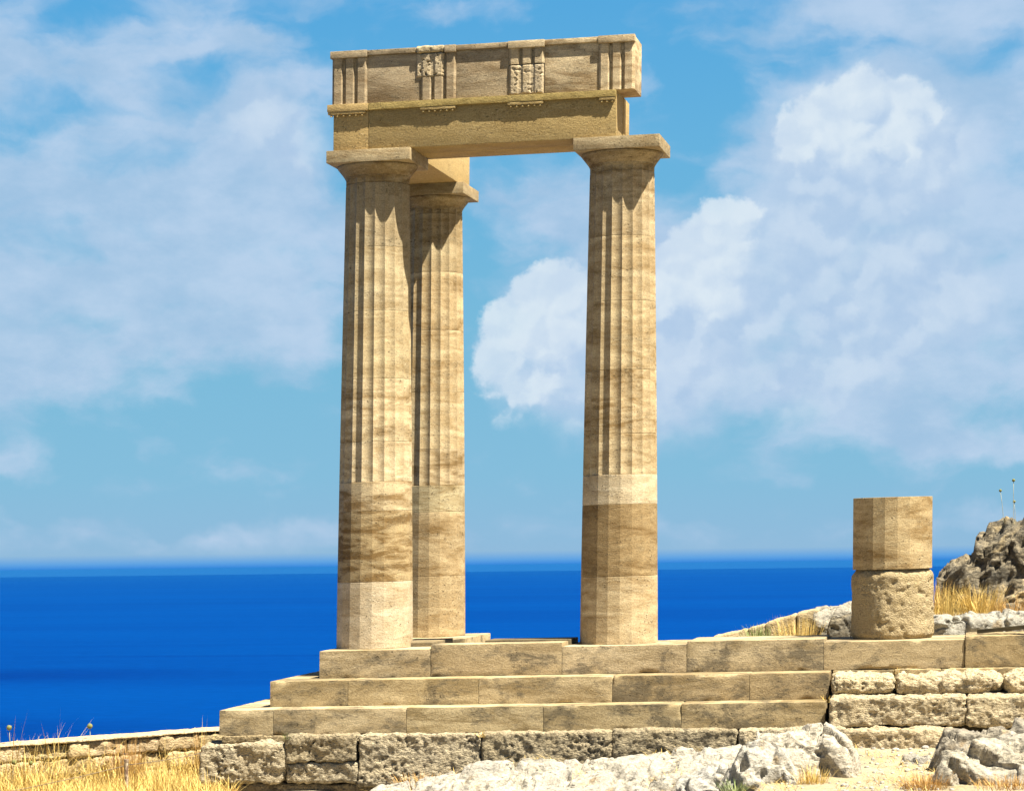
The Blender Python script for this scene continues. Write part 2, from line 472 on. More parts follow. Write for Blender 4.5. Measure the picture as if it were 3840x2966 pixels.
# ---------------------------------------------------------------- platform of steps
RS = random.Random(3)
def stepblk(name, u0, u1, v0, v1, w0, w1, label, color, group):
    sd = RS.uniform(0, 40)
    def wear(p, n):
        e = 1 if max(abs(n.x), abs(n.y), abs(n.z)) < .96 else 0
        q = p * 4.2 + Vector((sd, sd * .7, sd * 1.9))
        a = noise.noise(q)
        return -(max(0, a - .34) * .06 + max(0, noise.noise(q * 3.1) - .42) * .025) * e - abs(noise.noise(q * 2)) * .002
    vs, fs = grid_box(u0 + .0005, u1 - .0005, v0, v1, w0, w1, .03, .006, wear)
    o = mesh_obj(name, vs, fs, M['step'], None, ((u0 + u1) / 2, (v0 + v1) / 2, w0), smooth=50, color=color)
    return tag(o, label, 'step block' if name == 'step_block' else 'stone block', group)
GS = 'top course blocks of the platform'
for u0, u1, t, lab, col in (
    (-.464, .818, .0, 'top course block under the corner column at the left end', (1, .98, .95, .8)),
    (.818, 2.31, .048, 'raised top course block between the two front columns', (.96, .93, .88, .5)),
    (2.31, 3.70, .002, 'top course block carrying the lone column under the beam end', (1.02, 1.0, .98, .8)),
    (3.70, 5.20, .034, 'slightly raised top course block right of the lone column', (1.0, .99, .96, .7)),
    (5.20, 6.716, .0, 'top course block carrying the broken column stump', (.95, .92, .86, .6))):
    stepblk('stylobate_block', u0, u1, -.72, .50 if t < .03 else (-.28 if u0 < 1 else .35), -.306, t, lab, col, GS)
vs, fs = grid_box(6.72, 10.6, -.74, .3, -.306, .036, .03, .012, rough_disp(5, .006, 9, .03))
o = mesh_obj('stylobate_block', vs, fs, M['step'], None, (7.6, -.2, -.306), smooth=60, color=(.82, .77, .66, .4))
tag(o, 'coarse brownish top course block right of the stump at the photo edge', 'stone block', GS)
G2 = 'middle step blocks'
for u0, u1, lab, col in (
    (-.916, -.022, 'dark stained short middle step block at the left corner', (.80, .77, .68, .9)),
    (-.022, 1.455, 'middle step block with one round dark stain', (1.0, .97, .88, .7)),
    (1.455, 2.937, 'middle step block with grey lichen blotches below the raised block', (.98, .95, .88, .9)),
    (2.937, 4.433, 'dark middle step block with pale scars below the lone column', (.82, .78, .70, 1.0)),
    (4.433, 5.284, 'even brown middle step block next to the rough boulders', (.82, .77, .68, .6))):
    stepblk('step_block', u0, u1, -1.14, -.3, -.594, -.308, lab, col, G2)
G1 = 'bottom step blocks'
for u0, u1, lab, col in (
    (-1.371, -.754, 'short greyish bottom step block at the left corner', (.98, .97, .93, .7)),
    (-.754, .742, 'bottom step block with grey waves above the notched foundation block', (1.0, .98, .93, 1.0)),
    (.742, 2.251, 'bottom step block with strong dark wavy veins', (.92, .9, .82, 1.3)),
    (2.251, 3.743, 'plain greyish bottom step block in the middle', (.90, .88, .8, .6)),
    (3.743, 5.272, 'dark veined bottom step block behind the grey boulder', (.84, .8, .7, 1.1))):
    stepblk('step_block', u0, u1, -1.56, -.8, -.872, -.594, lab, col, G1)
# flank of the platform running back on the left
stepblk('step_block', -1.371, -.80, -.797, 1.6, -.872, -.5955, 'long bottom step block running back along the left flank', (1.05, 1.02, 1, .6), G1)
stepblk('step_block', -.916, -.40, -.297, 2.2, -.594, -.309, 'long middle step block running back along the left flank', (1, .98, .95, .6), G2)
stepblk('stylobate_block', -.464, .44, .503, 2.0, -.306, -.002, 'top course block between the corner column and the rear column', (1, .98, .95, .6), GS)
stepblk('stylobate_block', -.464, .655, 2.003, 3.62, -.306, -.001, 'top course block under the rear column', (1, .97, .9, .6), GS)
o = smooth_box('paving_slab', .22, .69, -.03, 1.10, -.03, .046, M['step'], None, .006, (.5, .48, .44, .6))
tag(o, 'small grey paving slab on the platform between the corner and rear columns', 'paving slab')
o = smooth_box('paving_slab', 1.35, 2.335, -.275, .25, -.2, .066, M['step'], None, .006, (.36, .35, .32, .6))
tag(o, 'dark grey slab behind the raised top course block', 'paving slab')

# ---------------------------------------------------------------- rough foundation
GF = 'rough foundation blocks under the steps'
P = M['poros']
rough_block('foundation_block', -1.55, -.585, -1.74, -.9, -1.392, -.945, P, 'tall pitted foundation block at the far left corner', group=GF, sd=1, rnd=.04, amp=.03)
rough_block('foundation_block', -.578, .232, -1.72, -.9, -1.392, -1.172, P, 'low foundation block tucked under the short dark one', group=GF, sd=2, rnd=.035, amp=.02)
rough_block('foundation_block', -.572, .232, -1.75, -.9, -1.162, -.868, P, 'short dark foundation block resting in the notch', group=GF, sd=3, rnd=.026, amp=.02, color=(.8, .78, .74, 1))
rough_block('foundation_block', .245, 1.602, -1.73, -.9, -1.42, -.868, P, 'long foundation block with an undercut base left of the bedrock', group=GF, sd=4, rnd=.026, amp=.02)
rough_block('foundation_block', 1.616, 3.012, -1.73, -.9, -1.36, -.862, P, 'long dark foundation block above the middle of the bedrock', group=GF, sd=5, rnd=.026, amp=.02, color=(.88, .87, .84, 1))
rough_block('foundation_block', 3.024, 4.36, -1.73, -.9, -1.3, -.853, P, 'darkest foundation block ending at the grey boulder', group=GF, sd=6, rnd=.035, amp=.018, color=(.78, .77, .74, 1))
rough_block('foundation_block', 4.372, 5.50, -1.74, -.9, -1.2, -.86, P, 'foundation block mostly hidden behind the grey boulder', group=GF, sd=7, rnd=.026, amp=.02)
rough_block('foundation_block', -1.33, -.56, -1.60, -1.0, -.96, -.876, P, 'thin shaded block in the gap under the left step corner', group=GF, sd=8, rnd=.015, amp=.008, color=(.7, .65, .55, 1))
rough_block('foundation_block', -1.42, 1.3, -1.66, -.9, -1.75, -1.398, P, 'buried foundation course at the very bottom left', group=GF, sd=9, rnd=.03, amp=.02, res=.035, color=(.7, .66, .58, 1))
GR = 'rough blocks right of the steps'
rough_block('rough_block', 5.33, 6.737, -1.66, -.9, -.858, -.552, P, 'long pitted block beside the right end of the bottom step', group=GR, sd=11, rnd=.026, amp=.02, color=(1.12, 1.1, 1.05, 1))
rough_block('rough_block', 6.75, 10.6, -1.66, -.9, -.862, -.555, P, 'pitted block at the photo edge level with the bottom step', group=GR, sd=12, rnd=.026, amp=.02, color=(1.12, 1.1, 1.05, 1))
rough_block('rough_block', 5.30, 5.968, -1.28, -.7, -.556, -.335, P, 'rounded white topped block beside the end of the middle step', group=GR, sd=13, rnd=.09, amp=.03, color=(1.3, 1.28, 1.2, 1))
rough_block('rough_block', 5.978, 7.10, -1.28, -.7, -.558, -.35, P, 'long rounded block with a sagging crest below the stump', group=GR, sd=14, rnd=.095, amp=.045, color=(1.25, 1.22, 1.15, 1))
rough_block('rough_block', 7.12, 10.5, -1.25, -.7, -.56, -.345, P, 'rounded block cut by the photo edge level with the middle step', group=GR, sd=15, rnd=.1, amp=.045, color=(1.25, 1.22, 1.15, 1))
rough_block('rough_block', 5.50, 6.62, -1.98, -1.2, -1.12, -.866, P, 'low white topped block between the two boulders at the end of the path', group=GR, sd=16, rnd=.026, amp=.025, color=(1.1, 1.06, 1, 1))
GL = 'thin levelling blocks under the top course'
for u0, u1, lab in ((5.30, 5.966, 'thin levelling block under the stump, left of three'), (5.97, 6.47, 'short thin levelling block under the stump, middle of three'), (6.474, 10.6, 'long thin brown levelling block at the photo edge')):
    vs, fs = grid_box(u0, u1, -.80, -.2, -.55, -.309, .03, .012, rough_disp(u0, .007, 9, .03))
    tag(mesh_obj('levelling_block', vs, fs, M['step'], None, ((u0 + u1) / 2, -.5, -.55), smooth=60, color=(.85, .8, .68, .7)), lab, 'stone block', GL)

# ---------------------------------------------------------------- broken column stump
SU, SV = 5.912, 0.0
st = empty('column_stump', (SU, SV, 0), 'broken column stump of a smooth faceted drum on a rough pitted drum', 'column stump')
vs, fs = drum_geo(.768, 1.565, False, SU - .004, SV, R=.440, lip=.003)
mesh_obj('faceted_drum', vs, fs, M['column'], st, color=(.84, .80, .70, .7))
nA, nW = 150, 52
vs, fs = [], []
for k in range(nW + 1):
    w = .0 + .768 * k / nW
    for i in range(nA):
        a = 2 * math.pi * i / nA
        r = .452
        t = min(k, nW - k) / nW
        r -= .05 * max(0, 1 - (nW - k) / 5) ** 1.3 + .03 * max(0, 1 - k / 3)
        p = Vector((math.sin(a) * r, -math.cos(a) * r, w))
        d = noise.fractal(p * 6 + Vector((9, 2, 4)), .8, 2, 5) * .010 + noise.noise(p * 24) * .006 + noise.noise(p * 47) * .005
        c = noise.noise(p * 15 + Vector((4, 4, 1)))
        if c > .25: d -= (c - .25) * .05
        smoothpart = 1.0 if (rad(-75) < math.atan2(p.x, -p.y) < rad(-17) and w < .5) else 0
        d *= (1 - .85 * smoothpart)
        d -= max(0, noise.noise(Vector((a * 3, w * 2, 1))) * .03) * (1 if w > .62 else 0)
        vs.append((SU + math.sin(a) * (r + d), SV - math.cos(a) * (r + d), w))
for k in range(nW):
    for i in range(nA):
        fs.append([k * nA + i, k * nA + (i + 1) % nA, (k + 1) * nA + (i + 1) % nA, (k + 1) * nA + i])
fs.append(list(range(nA))[::-1]); fs.append([nW * nA + i for i in range(nA)])
mesh_obj('rough_drum', vs, fs, M['oldrum'], st, smooth=180, color=(1, 1, 1, 1))

# ---------------------------------------------------------------- terrain
def sm(a, b, x):
    t = min(1, max(0, (x - a) / (b - a))); return t * t * (3 - 2 * t)
def lerp(a, b, t): return a + (b - a) * t
def interp(x, xs, ys):
    if x <= xs[0]: return ys[0]
    for (a, ya), (b, yb) in zip(zip(xs, ys), zip(xs[1:], ys[1:])):
        if x <= b: return ya + (yb - ya) * (x - a) / (b - a)
    return ys[-1]
def wall_u(v): return -1.45 + (v - .3) * 1.02
def ground(u, v):
    front = lerp(-1.49, -1.06, sm(.3, 4.4, u))
    front -= .04 * sm(4, 8, u) * 0
    if v < -6: front = lerp(front, -.78, sm(-6, -26, v))
    back = lerp(-.30, .10, sm(2.75, 3.1, v) * sm(5.7, 6.1, u))
    front -= .62 * sm(-.1, .3, u) * sm(4.95, 4.7, u) * sm(-6.55, -6.2, v)
    z = lerp(front, back, sm(-1.2, -.6, v) * sm(-.9, -.5, u))
    q = Vector((u, v, 0))
    z += noise.fractal(q * 1.3, .9, 2, 4) * .02
    d1 = (wall_u(v) - u) * .7 if v < .3 else (-1.5 - u)
    d2 = v - (6.2 + max(0, u - 5) * 1.2)
    d = max(d1, d2)
    if d > .05:
        z -= min(110, (d - .05) * 1.6 + .0035 * d * d) * (1 + .2 * noise.noise(q * .15))
    return max(z, -108)
def axis(lo, fa, fb, hi, step, g=1.22):
    xs = [fa]
    while xs[-1] < fb: xs.append(xs[-1] + step)
    s = step
    up = [xs[-1]]
    while up[-1] < hi: s *= g; up.append(up[-1] + s)
    s = step; dn = [xs[0]]
    while dn[-1] > lo: s *= g; dn.append(dn[-1] - s)
    return dn[::-1][:-1] + xs + up[1:]
us, vv = axis(-140, -5.2, 8.6, 140, .06), axis(-140, -9, 6.5, 160, .06)
vs = [(u, v, ground(u, v)) for v in vv for u in us]
W = len(us)
fs = [[j * W + i, j * W + i + 1, (j + 1) * W + i + 1, (j + 1) * W + i] for j in range(len(vv) - 1) for i in range(W - 1)]
m, N = new_mat('dry_earth')
v, mv, oi = coords(N)
c = N.mix(N.ramp01(N.noise(v, 1.3, 6, .65), .38, .62), (.36, .28, .155), (.44, .365, .24))
farm = N.ramp01(N.node('ShaderNodeSeparateXYZ', {0: N.node('ShaderNodeTexCoord').outputs['Object']}).outputs[1], -7.5, -11.0)  # ground out of view, darkened to cut the light it bounces onto the stone
c = N.mix(farm, c, N.mix(N.ramp01(N.noise(v, .5, 6, .7), .4, .6), (.06, .065, .03), (.16, .13, .07)))
c = N.mix(N.math('MULTIPLY', N.ramp01(N.noise(N.vec('MULTIPLY', v, (1, 2.2, 1)), 14, 5, .7, .8), .56, .68), .55), c, (.50, .32, .11))
gr = N.noise(v, 55, 4, .7)
g = N.ramp01(gr, .3, .7, lo=.75, hi=1.15)
c = N.mix(1.0, c, N.comb(g, g, g), 'MULTIPLY')
M['earth'] = finish(m, N, c, .95, .1, N.math('ADD', gr, N.noise(v, 12, 5, .7)), .02, 1.0)
tag(mesh_obj('terrain', vs, fs, M['earth'], None, (0, 0, 0), smooth=180), 'dry sandy hilltop falling in a cliff to the sea', 'ground', kind='structure')

# ---------------------------------------------------------------- rocks
def sm(a, b, x):
    t = min(1, max(0, (x - a) / (b - a))); return t * t * (3 - 2 * t)
def rock_d(p, o, f, amp, crease, pits):
    q = p * f + o
    wq = q + Vector((noise.noise(q * 1.3), noise.noise(q * 1.3 + Vector((5, 1, 2))), noise.noise(q * 1.3 + Vector((1, 7, 3))))) * .35
    d = noise.fractal(wq * .6, .9, 2.1, 4) * amp * 1.25
    dd, pts = noise.voronoi(Vector((wq.x * 1.1, wq.y * 1.1, wq.z * .62)))
    c0 = pts[0]
    gap = dd[1] - dd[0]
    bl = sm(0, .22, gap)
    d += (noise.cell(c0 * 7.3) - .45) * amp * 1.0 * bl                   # blocks standing at different depths
    rel = Vector((wq.x * 1.1, wq.y * 1.1, wq.z * .62)) - c0
    d += rel.dot(Vector((noise.cell(c0 * 3.1 + o) - .5, noise.cell(c0 * 5.7) - .5, noise.cell(c0 * 4.3) - .5))) * amp * 1.0 * bl
    if gap < .10: d -= (.10 - gap) * crease * 6                          # joints between them
    hole = noise.noise(Vector((p.x * 8, p.y * 8, p.z * 5.5)) + o)
    if hole > .36: d -= min(.11, (hole - .36) * pits * 9)                # solution holes
    d += noise.fractal(p * 12 + o, .8, 2.1, 4) * amp * .13
    return d
def loaf(name, prof, vc, dep, base, mat, label, sd, amp=.1, f=2.2, cat='rock', group=None, res=.018, color=(1, 1, 1, 1), crease=.10, steep=.38, pits=.06):
    """natural rock: a ridge whose crest follows prof [(u, crest w)], dep = half thickness front to back"""
    u0, u1 = prof[0][0], prof[-1][0]
    nu = max(8, int((u1 - u0) / res)); nt = max(24, int((2.4 * dep + 1.2) / res))
    o = Vector((sd * 2.7, sd * 1.1, sd * 4.3))
    vs, fs = [], []
    xs, ys = [p[0] for p in prof], [p[1] for p in prof]
    for i in range(nu + 1):
        u = u0 + (u1 - u0) * i / nu
        h = interp(u, xs, ys) - base
        e = min(1, (i / nu) * 8, (1 - i / nu) * 8) ** .5
        for k in range(nt + 1):
            t = math.pi * k / nt
            cs, sn = math.cos(t), math.sin(t)
            vpos = vc - dep * (abs(cs) ** .75) * (1 if cs > 0 else -1) * (.35 + .65 * e)
            w = base + h * (sn ** steep) if sn > 0 else base
            p = Vector((u, vpos, w))
            n = Vector((-.5 * (1 - e) if i < nu / 2 else .5 * (1 - e), -cs, .3 + sn)).normalized()
            d = rock_d(p, o, f, amp, crease, pits)
            g = sn ** .3 if sn > 0 else 0
            vs.append(tuple(p + n * d * (.35 + .65 * g)))
    R = nt + 1
    for i in range(nu):
        for k in range(nt):
            fs.append([i * R + k, (i + 1) * R + k, (i + 1) * R + k + 1, i * R + k + 1])
    fs.append([k for k in range(R)][::-1] if False else list(range(R))); fs.append([nu * R + k for k in range(R)][::-1])
    me = mesh_obj(name, vs, fs, mat, None, ((u0 + u1) / 2, vc, base), smooth=180, color=color)
    return tag(me, label, cat, group)

def ball(c, r, seed=0):
    bm = bmesh.new(); bmesh.ops.create_icosphere(bm, subdivisions=2, radius=1)
    for v in bm.verts:
        s = 1 + .16 * noise.noise(v.co * 6 + Vector((seed, 0, 0)))
        v.co = Vector(c) + v.co * r * s
    return bm_out(bm)
L = M['lime']
GB = 'weathered grey limestone boulders in front of the steps'
loaf('boulder', [(4.78, -1.075), (4.83, -0.695), (4.98, -0.675), (5.03, -0.645), (5.2, -0.610), (5.42, -0.605), (5.55, -0.655), (5.68, -0.755), (5.76, -0.915), (5.82, -1.125)], -4.6, .42, -1.4, L,
     'tall rounded grey boulder in front of the right end of the bottom step', 21, .07, 3.0, group=GB, color=(1.05, 1.0, .92, 1))
loaf('boulder', [(4.52, -1.120), (4.62, -0.930), (4.72, -0.820), (4.95, -0.770), (5.12, -0.800), (5.24, -0.930), (5.32, -1.050), (5.36, -1.220)], -5.2, .34, -1.6, L,
     'whitish cracked boulder leaning on the left of the tall grey boulder', 22, .075, 3.2, group=GB, color=(.98, .97, .95, 1))
loaf('boulder', [(4.05, -1.190), (4.15, -1.070), (4.3, -1.000), (4.5, -0.970), (4.62, -1.070), (4.68, -1.220)], -4.6, .3, -1.6, L,
     'small white boulder at the end of the bedrock ledge', 23, .06, 3.4, group=GB)
loaf('boulder', [(6.36, -1.240), (6.42, -1.040), (6.55, -0.790), (6.72, -0.720), (6.85, -0.710), (7.0, -0.670), (7.2, -0.640), (7.6, -0.590), (8.4, -0.640), (8.6, -1.190)], -4.3, .45, -1.25, L,
     'dark topped rear boulder at the right photo edge', 24, .085, 2.6, group=GB, color=(.68, .64, .58, 1))
loaf('boulder', [(6.40, -1.320), (6.47, -1.050), (6.56, -0.870), (6.75, -0.760), (7.0, -0.740), (7.3, -0.710), (7.7, -0.690), (8.4, -0.770), (8.55, -1.270)], -5.3, .5, -1.3, L,
     'big pitted grey boulder filling the bottom right corner', 25, .09, 2.8, group=GB, color=(.92, .88, .80, 1), pits=.14)
loaf('boulder', [(6.1, -1.1), (6.16, -1.0), (6.28, -.96), (6.40, -1.0), (6.46, -1.1)], -3.6, .16, -1.15, L,
     'low dark stone at the foot of the rear boulder by the path', 26, .04, 4.5, group=GB, color=(.75, .74, .72, 1))
loaf('boulder', [(5.28, -1.14), (5.36, -1.06), (5.7, -1.05), (6.1, -1.03), (6.22, -1.12)], -6.4, .2, -1.2, L,
     'flat white slab of rock across the path at the bottom edge', 27, .03, 4.0, group=GB)
# bedrock ledge along the foot of the foundation: a sheet of worn limestone
def ledge_h(u, v):
    q = Vector((u, v, 2.0))
    crest = interp(u, [.2, .6, 1.55, 2.8, 4.05, 4.8], [-1.50, -1.38, -1.21, -1.12, -1.04, -.98])
    low = crest - .36
    wob = .38 * noise.noise(Vector((u * 1.1, v * .4, 6))) + .16 * noise.noise(Vector((u * 3.6, v * .8, 2)))
    st = (v + wob) / .36
    fr = st - math.floor(st)
    t = sm(-2.1, -4.5, lerp(v, (math.floor(st) + sm(.7, 1.0, fr)) * .36 - wob, .85))
    z = lerp(crest, low, t)
    z += .03 + rock_d(Vector((u * .8, v * .62, .4)), Vector((3, 8, 1)), 1.9, .05, .14, .03) + noise.fractal(Vector((u * 7, v * 5, 1)), .8, 2, 5) * .020 - min(.09, max(0, noise.noise(Vector((u * 6.5, v * 3.2, 4))) - .30) * .55)
    e = min((u - .1) / .5, (4.95 - u) / .4, (v + 6.6) / .5, (-1.80 - v) / .35)
    return z - .5 * (1 - sm(0, 1, e))
nu, nv = 250, 240
vs = [(.1 + 4.85 * i / nu, -6.6 + 4.8 * j / nv, 0) for j in range(nv + 1) for i in range(nu + 1)]
vs = [(u, v, ledge_h(u, v)) for u, v, _ in vs]
fs = [[j * (nu + 1) + i, j * (nu + 1) + i + 1, (j + 1) * (nu + 1) + i + 1, (j + 1) * (nu + 1) + i] for j in range(nv) for i in range(nu)]
k0 = len(vs)
rim = [i for i in range(nu + 1)] + [j * (nu + 1) + nu for j in range(1, nv + 1)] + [nv * (nu + 1) + i for i in range(nu - 1, -1, -1)] + [j * (nu + 1) for j in range(nv - 1, 0, -1)]
vs += [(vs[i][0], vs[i][1], -2.4) for i in rim]
fs += [[rim[(j + 1) % len(rim)], rim[j], k0 + j, k0 + (j + 1) % len(rim)] for j in range(len(rim))]
tag(mesh_obj('bedrock_ledge', vs, fs, L, None, (2.5, -3.8, -1.5), smooth=180, color=(.98, .95, .90, 1)),
    'long white bedrock ledge rising to the right along the foot of the foundation', 'rock')

vs, fs = [], []
RP = random.Random(21)
for _ in range(420):
    u, v = RP.uniform(4.6, 6.7), RP.uniform(-6.8, -1.9)
    r = RP.uniform(.006, .024) * (1.8 if RP.random() < .06 else 1)
    a, b = ball((u, v, ground(u, v) + r * .2), r, RP.random() * 50)
    k = len(vs); vs += [(x, y, ground(u, v) + (z - ground(u, v)) * .7) for x, y, z in a]; fs += [[i + k for i in f] for f in b]
tag(mesh_obj('gravel', vs, fs, L, None, (5.6, -4, -1.1), smooth=180), 'small loose stones scattered over the sandy path', 'gravel', kind='stuff')
# behind the stump
loaf('rock_outcrop', [(6.30, 0.170), (6.33, 0.540), (6.42, 0.630), (6.50, 0.730), (6.62, 0.780), (6.74, 0.870), (6.79, 1.050), (6.92, 1.060), (7.05, 1.090), (7.34, 1.260), (7.5, 1.420), (8.2, 1.670), (9.5, 1.970), (11.5, 1.670), (13, 0.470)], 5.4, .9, .0, M['crag'],
     'dark craggy outcrop rising to the right edge behind the stump', 31, .15, 2.1, res=.025, crease=.14, steep=.35, pits=.12)
loaf('rock_outcrop', [(6.95, .1), (7.05, .32), (7.3, .45), (7.7, .5), (8.4, .4), (8.6, .1)], 4.3, .4, .0, M['crag'],
     'small pale streaked crag in front of the dark outcrop at the right edge', 32, .08, 2.6, res=.025, color=(1.3, 1.25, 1.15, 1))
loaf('rock', [(6.15, -.15), (6.2, .12), (6.5, .15), (6.9, .145), (7.4, .15), (8.2, .16), (8.4, -.1)], 2.75, .3, -.25, L,
     'long low grey ledge behind the stump on its right', 33, .04, 3.4, steep=.25, color=(.82, .82, .80, 1))
loaf('rock', [(4.72, 0.0), (4.80, .19), (4.95, .25), (5.15, .31), (5.3, .31), (5.45, .2), (5.6, -.1)], 4.0, .3, -.2, L,
     'pale flat topped rock behind the stump on its left', 34, .05, 3.0, color=(.85, .82, .76, 1))
loaf('rock', [(4.98, -.1), (5.02, .16), (5.2, .2), (5.5, .2), (5.6, -.1)], 3.3, .22, -.25, M['crag'],
     'dark shaded rock just left of the stump', 35, .05, 3.2)
GE = 'edging stones of the sloping wall behind the platform'
for i, (ua, ub, za, zb, lab) in enumerate(((3.50, 3.94, -.115, -.02, 'lowest edging stone of the sloping wall right of the lone column'), (3.95, 4.16, -.015, .04, 'short edging stone second from the bottom of the sloping wall'),
                                    (4.17, 4.55, .045, .15, 'third edging stone up the sloping wall behind the platform'), (4.56, 4.86, .155, .225, 'topmost edging stone of the sloping wall beside the pale rock'))):
    dd = rough_disp(40 + i, .012, 8, .04)
    vs, fs = grid_box(ua, ub, 3.85, 4.2, -.3, 0, .025, .025, dd)
    vs = [(a, b, c + (lerp(za, zb, (a - ua) / (ub - ua)) if c > -.16 else 0)) for a, b, c in vs]
    tag(mesh_obj('edging_stone', vs, fs, M['wallstone'], None, ((ua + ub) / 2, 4, -.3), smooth=180, color=(1, 1, 1, 1)), lab, 'edging stone', GE)
# weathered board
vs, fs = box_geo(0, 1.0, 0, .16, 0, .045, .004)
ca, sa = math.cos(rad(-33)), math.sin(rad(-33))
vs = [(6.84 + a * ca - b * sa, -.70 + a * sa + b * ca + .45, .04 + c + a * .09) for a, b, c in vs]
tag(mesh_obj('board', vs, fs, M['board'], None, (7.2, -.5, .04), color=(1, 1, 1, 1)), 'weathered grey board leaning up at the right edge on the top course', 'board')

# ---------------------------------------------------------------- low wall on the left
ang = math.atan2(1, 1.02)
dx, dy = -math.sin(ang) * 1.0, -math.cos(ang)
dx, dy = -1.02 / math.hypot(1, 1.02), -1 / math.hypot(1, 1.02)
nx, ny = dy, -dx          # wall normal
wl = empty('low_wall', (-3.6, -1.8, -1.5), 'low wall of squared stones with a bright coping left of the steps', 'stone wall')
RW = random.Random(5)
def wall_stone(s0, s1, w0, w1, depth, sd, rnd=.014, amp=.02):
    vs, fs = grid_box(s0, s1, -depth / 2, depth / 2, w0, w1, .028, rnd, rough_disp(sd, amp, 6, .12))
    return [(-1.40 + a * dx - b * nx * -1, .30 + a * dy + b * ny, c) for a, b, c in vs], fs
top = lambda s: -.905 - .006 * s
courses = [(-1.10, -.925, .26), (-1.30, -1.105, .30), (-1.54, -1.305, .34)]
k = 0
for ci, (w0, w1, base_len) in enumerate(courses):
    s = 0.02
    while s < 6.5:
        ln = base_len * RW.uniform(.7, 2.1)
        vs, fs = wall_stone(s + .006, s + ln - .006, w0, w1 + (RW.uniform(-.012, 0) if ci else 0), .42 - RW.uniform(0, .05), 60 + k)
        b = RW.uniform(.8, 1.15)
        mesh_obj('wall_stone', vs, fs, M['wallstone'], wl, smooth=180, color=(b, b * RW.uniform(.95, 1.02), b * RW.uniform(.85, 1), 1))
        s += ln; k += 1
vs, fs = wall_stone(0.0, 6.6, -.925, -.898, .46, 99, .012, .006)
mesh_obj('coping', vs, fs, M['wallstone'], wl, smooth=180, color=(1.12, 1.12, 1.15, 1))

# ---------------------------------------------------------------- grass and plants
def blade(vs, fs, p, h, lean, az, wd, curl=.4):
    k = len(vs)
    side = (math.cos(az + 1.57) * wd, math.sin(az + 1.57) * wd)
    for t, sc in ((0, 1), (.4, .8), (.75, .5)):
        off = lean * h * (t + curl * t * t)
        c = (p[0] + math.cos(az) * off, p[1] + math.sin(az) * off, p[2] + h * t * (1 - .25 * lean * t))
        vs.append((c[0] - side[0] * sc, c[1] - side[1] * sc, c[2])); vs.append((c[0] + side[0] * sc, c[1] + side[1] * sc, c[2]))
    off = lean * h * (1 + curl)
    vs.append((p[0] + math.cos(az) * off, p[1] + math.sin(az) * off, p[2] + h * (1 - .25 * lean)))
    fs += [[k, k + 1, k + 3, k + 2], [k + 2, k + 3, k + 5, k + 4], [k + 4, k + 5, k + 6]]

RG = random.Random(11)
# the meadow of straw below the low wall
vs, fs = [], []
n = 0
while n < 36000:
    v = RG.uniform(-7.5, .25); u = RG.uniform(-5.6, -.6)
    if u < wall_u(v) + .42 or (u > -1.62 and v > -1.95) or (u > 0.2 - .25 * (v + 7)): continue
    cl = noise.noise(Vector((u * 1.2, v * 1.2, 3)))
    if RG.random() > .75 + cl: continue
    h = RG.uniform(.10, .27) * (1 + .6 * cl) * (1.25 if RG.random() < .12 else 1)
    h *= lerp(.85, 2.1, sm(1.9, .4, u - wall_u(v)) * (1 if u > wall_u(v) else 0)) * (1.5 if noise.noise(Vector((u * 3, v * 3, 9))) > .25 else 1)
    blade(vs, fs, (u, v, ground(u, v) - .02), h, RG.uniform(.05, .8), RG.uniform(0, 6.28), RG.uniform(.002, .0048), RG.uniform(.1, .9))
    n += 1
tag(mesh_obj('dry_grass', vs, fs, M['straw'], None, (-2.5, -3, -1.45)), 'sunlit yellow straw filling the ground below the low wall', 'grass', kind='stuff')
# scattered straw among the rocks and on the path
vs, fs = [], []
for _ in range(9000):
    v = RG.uniform(-6.8, -1.75); u = RG.uniform(0.0, 7.6)
    nn = noise.noise(Vector((u * 1.7, v * 1.7, 8)))
    onrock = .1 < u < 4.95
    z = max(ground(u, v), ledge_h(u, v)) if onrock else ground(u, v)
    if onrock and nn < .18 and noise.noise(Vector((u * 6.5, v * 3.2, 4))) < .30: continue
    if not onrock and nn < .05: continue
    blade(vs, fs, (u, v, z - .01), RG.uniform(.03, .11), RG.uniform(.4, 1.6), RG.uniform(0, 6.28), RG.uniform(.0015, .003), .6)
tag(mesh_obj('dry_grass', vs, fs, M['straw'], None, (4, -4, -1.2)), 'sparse straw in the cracks of the bedrock and along the path', 'grass', kind='stuff')

def tuft(name, c, n, h, spread, lean, mat, label, group=None, cat='grass tuft', wd=.003, heads=0):
    vs, fs = [], []
    for _ in range(n):
        a = RG.uniform(0, 6.28); r = spread * math.sqrt(RG.random())
        p = (c[0] + math.cos(a) * r, c[1] + math.sin(a) * r, c[2] - .02)
        blade(vs, fs, p, h * RG.uniform(.45, 1.0), RG.uniform(.02, lean), a + RG.uniform(-.8, .8), wd * RG.uniform(.6, 1.2), RG.uniform(.1, .7))
    o = mesh_obj(name, vs, fs, mat, None, c)
    return tag(o, label, cat, group)
GT = 'tufts of dry grass'
tuft('grass_tuft', (-2.45, -1.45, -1.45), 360, .66, .17, .28, M['rust_straw'], 'tall reddish grass tuft rising above the low wall left of the fence post', GT)
tuft('grass_tuft', (-1.78, -.85, -1.45), 150, .68, .10, .30, M['rust_straw'], 'narrow reddish grass tuft above the wall next to the steps', GT)
tuft('grass_tuft', (-3.35, -2.3, -1.46), 170, .5, .25, .35, M['straw'], 'pale grass tuft against the low wall at the far left', GT)
tuft('grass_tuft', (-1.72, -2.4, -1.46), 190, .5, .14, .55, M['straw'], 'yellow grass tuft leaning at the left corner of the foundation', GT)
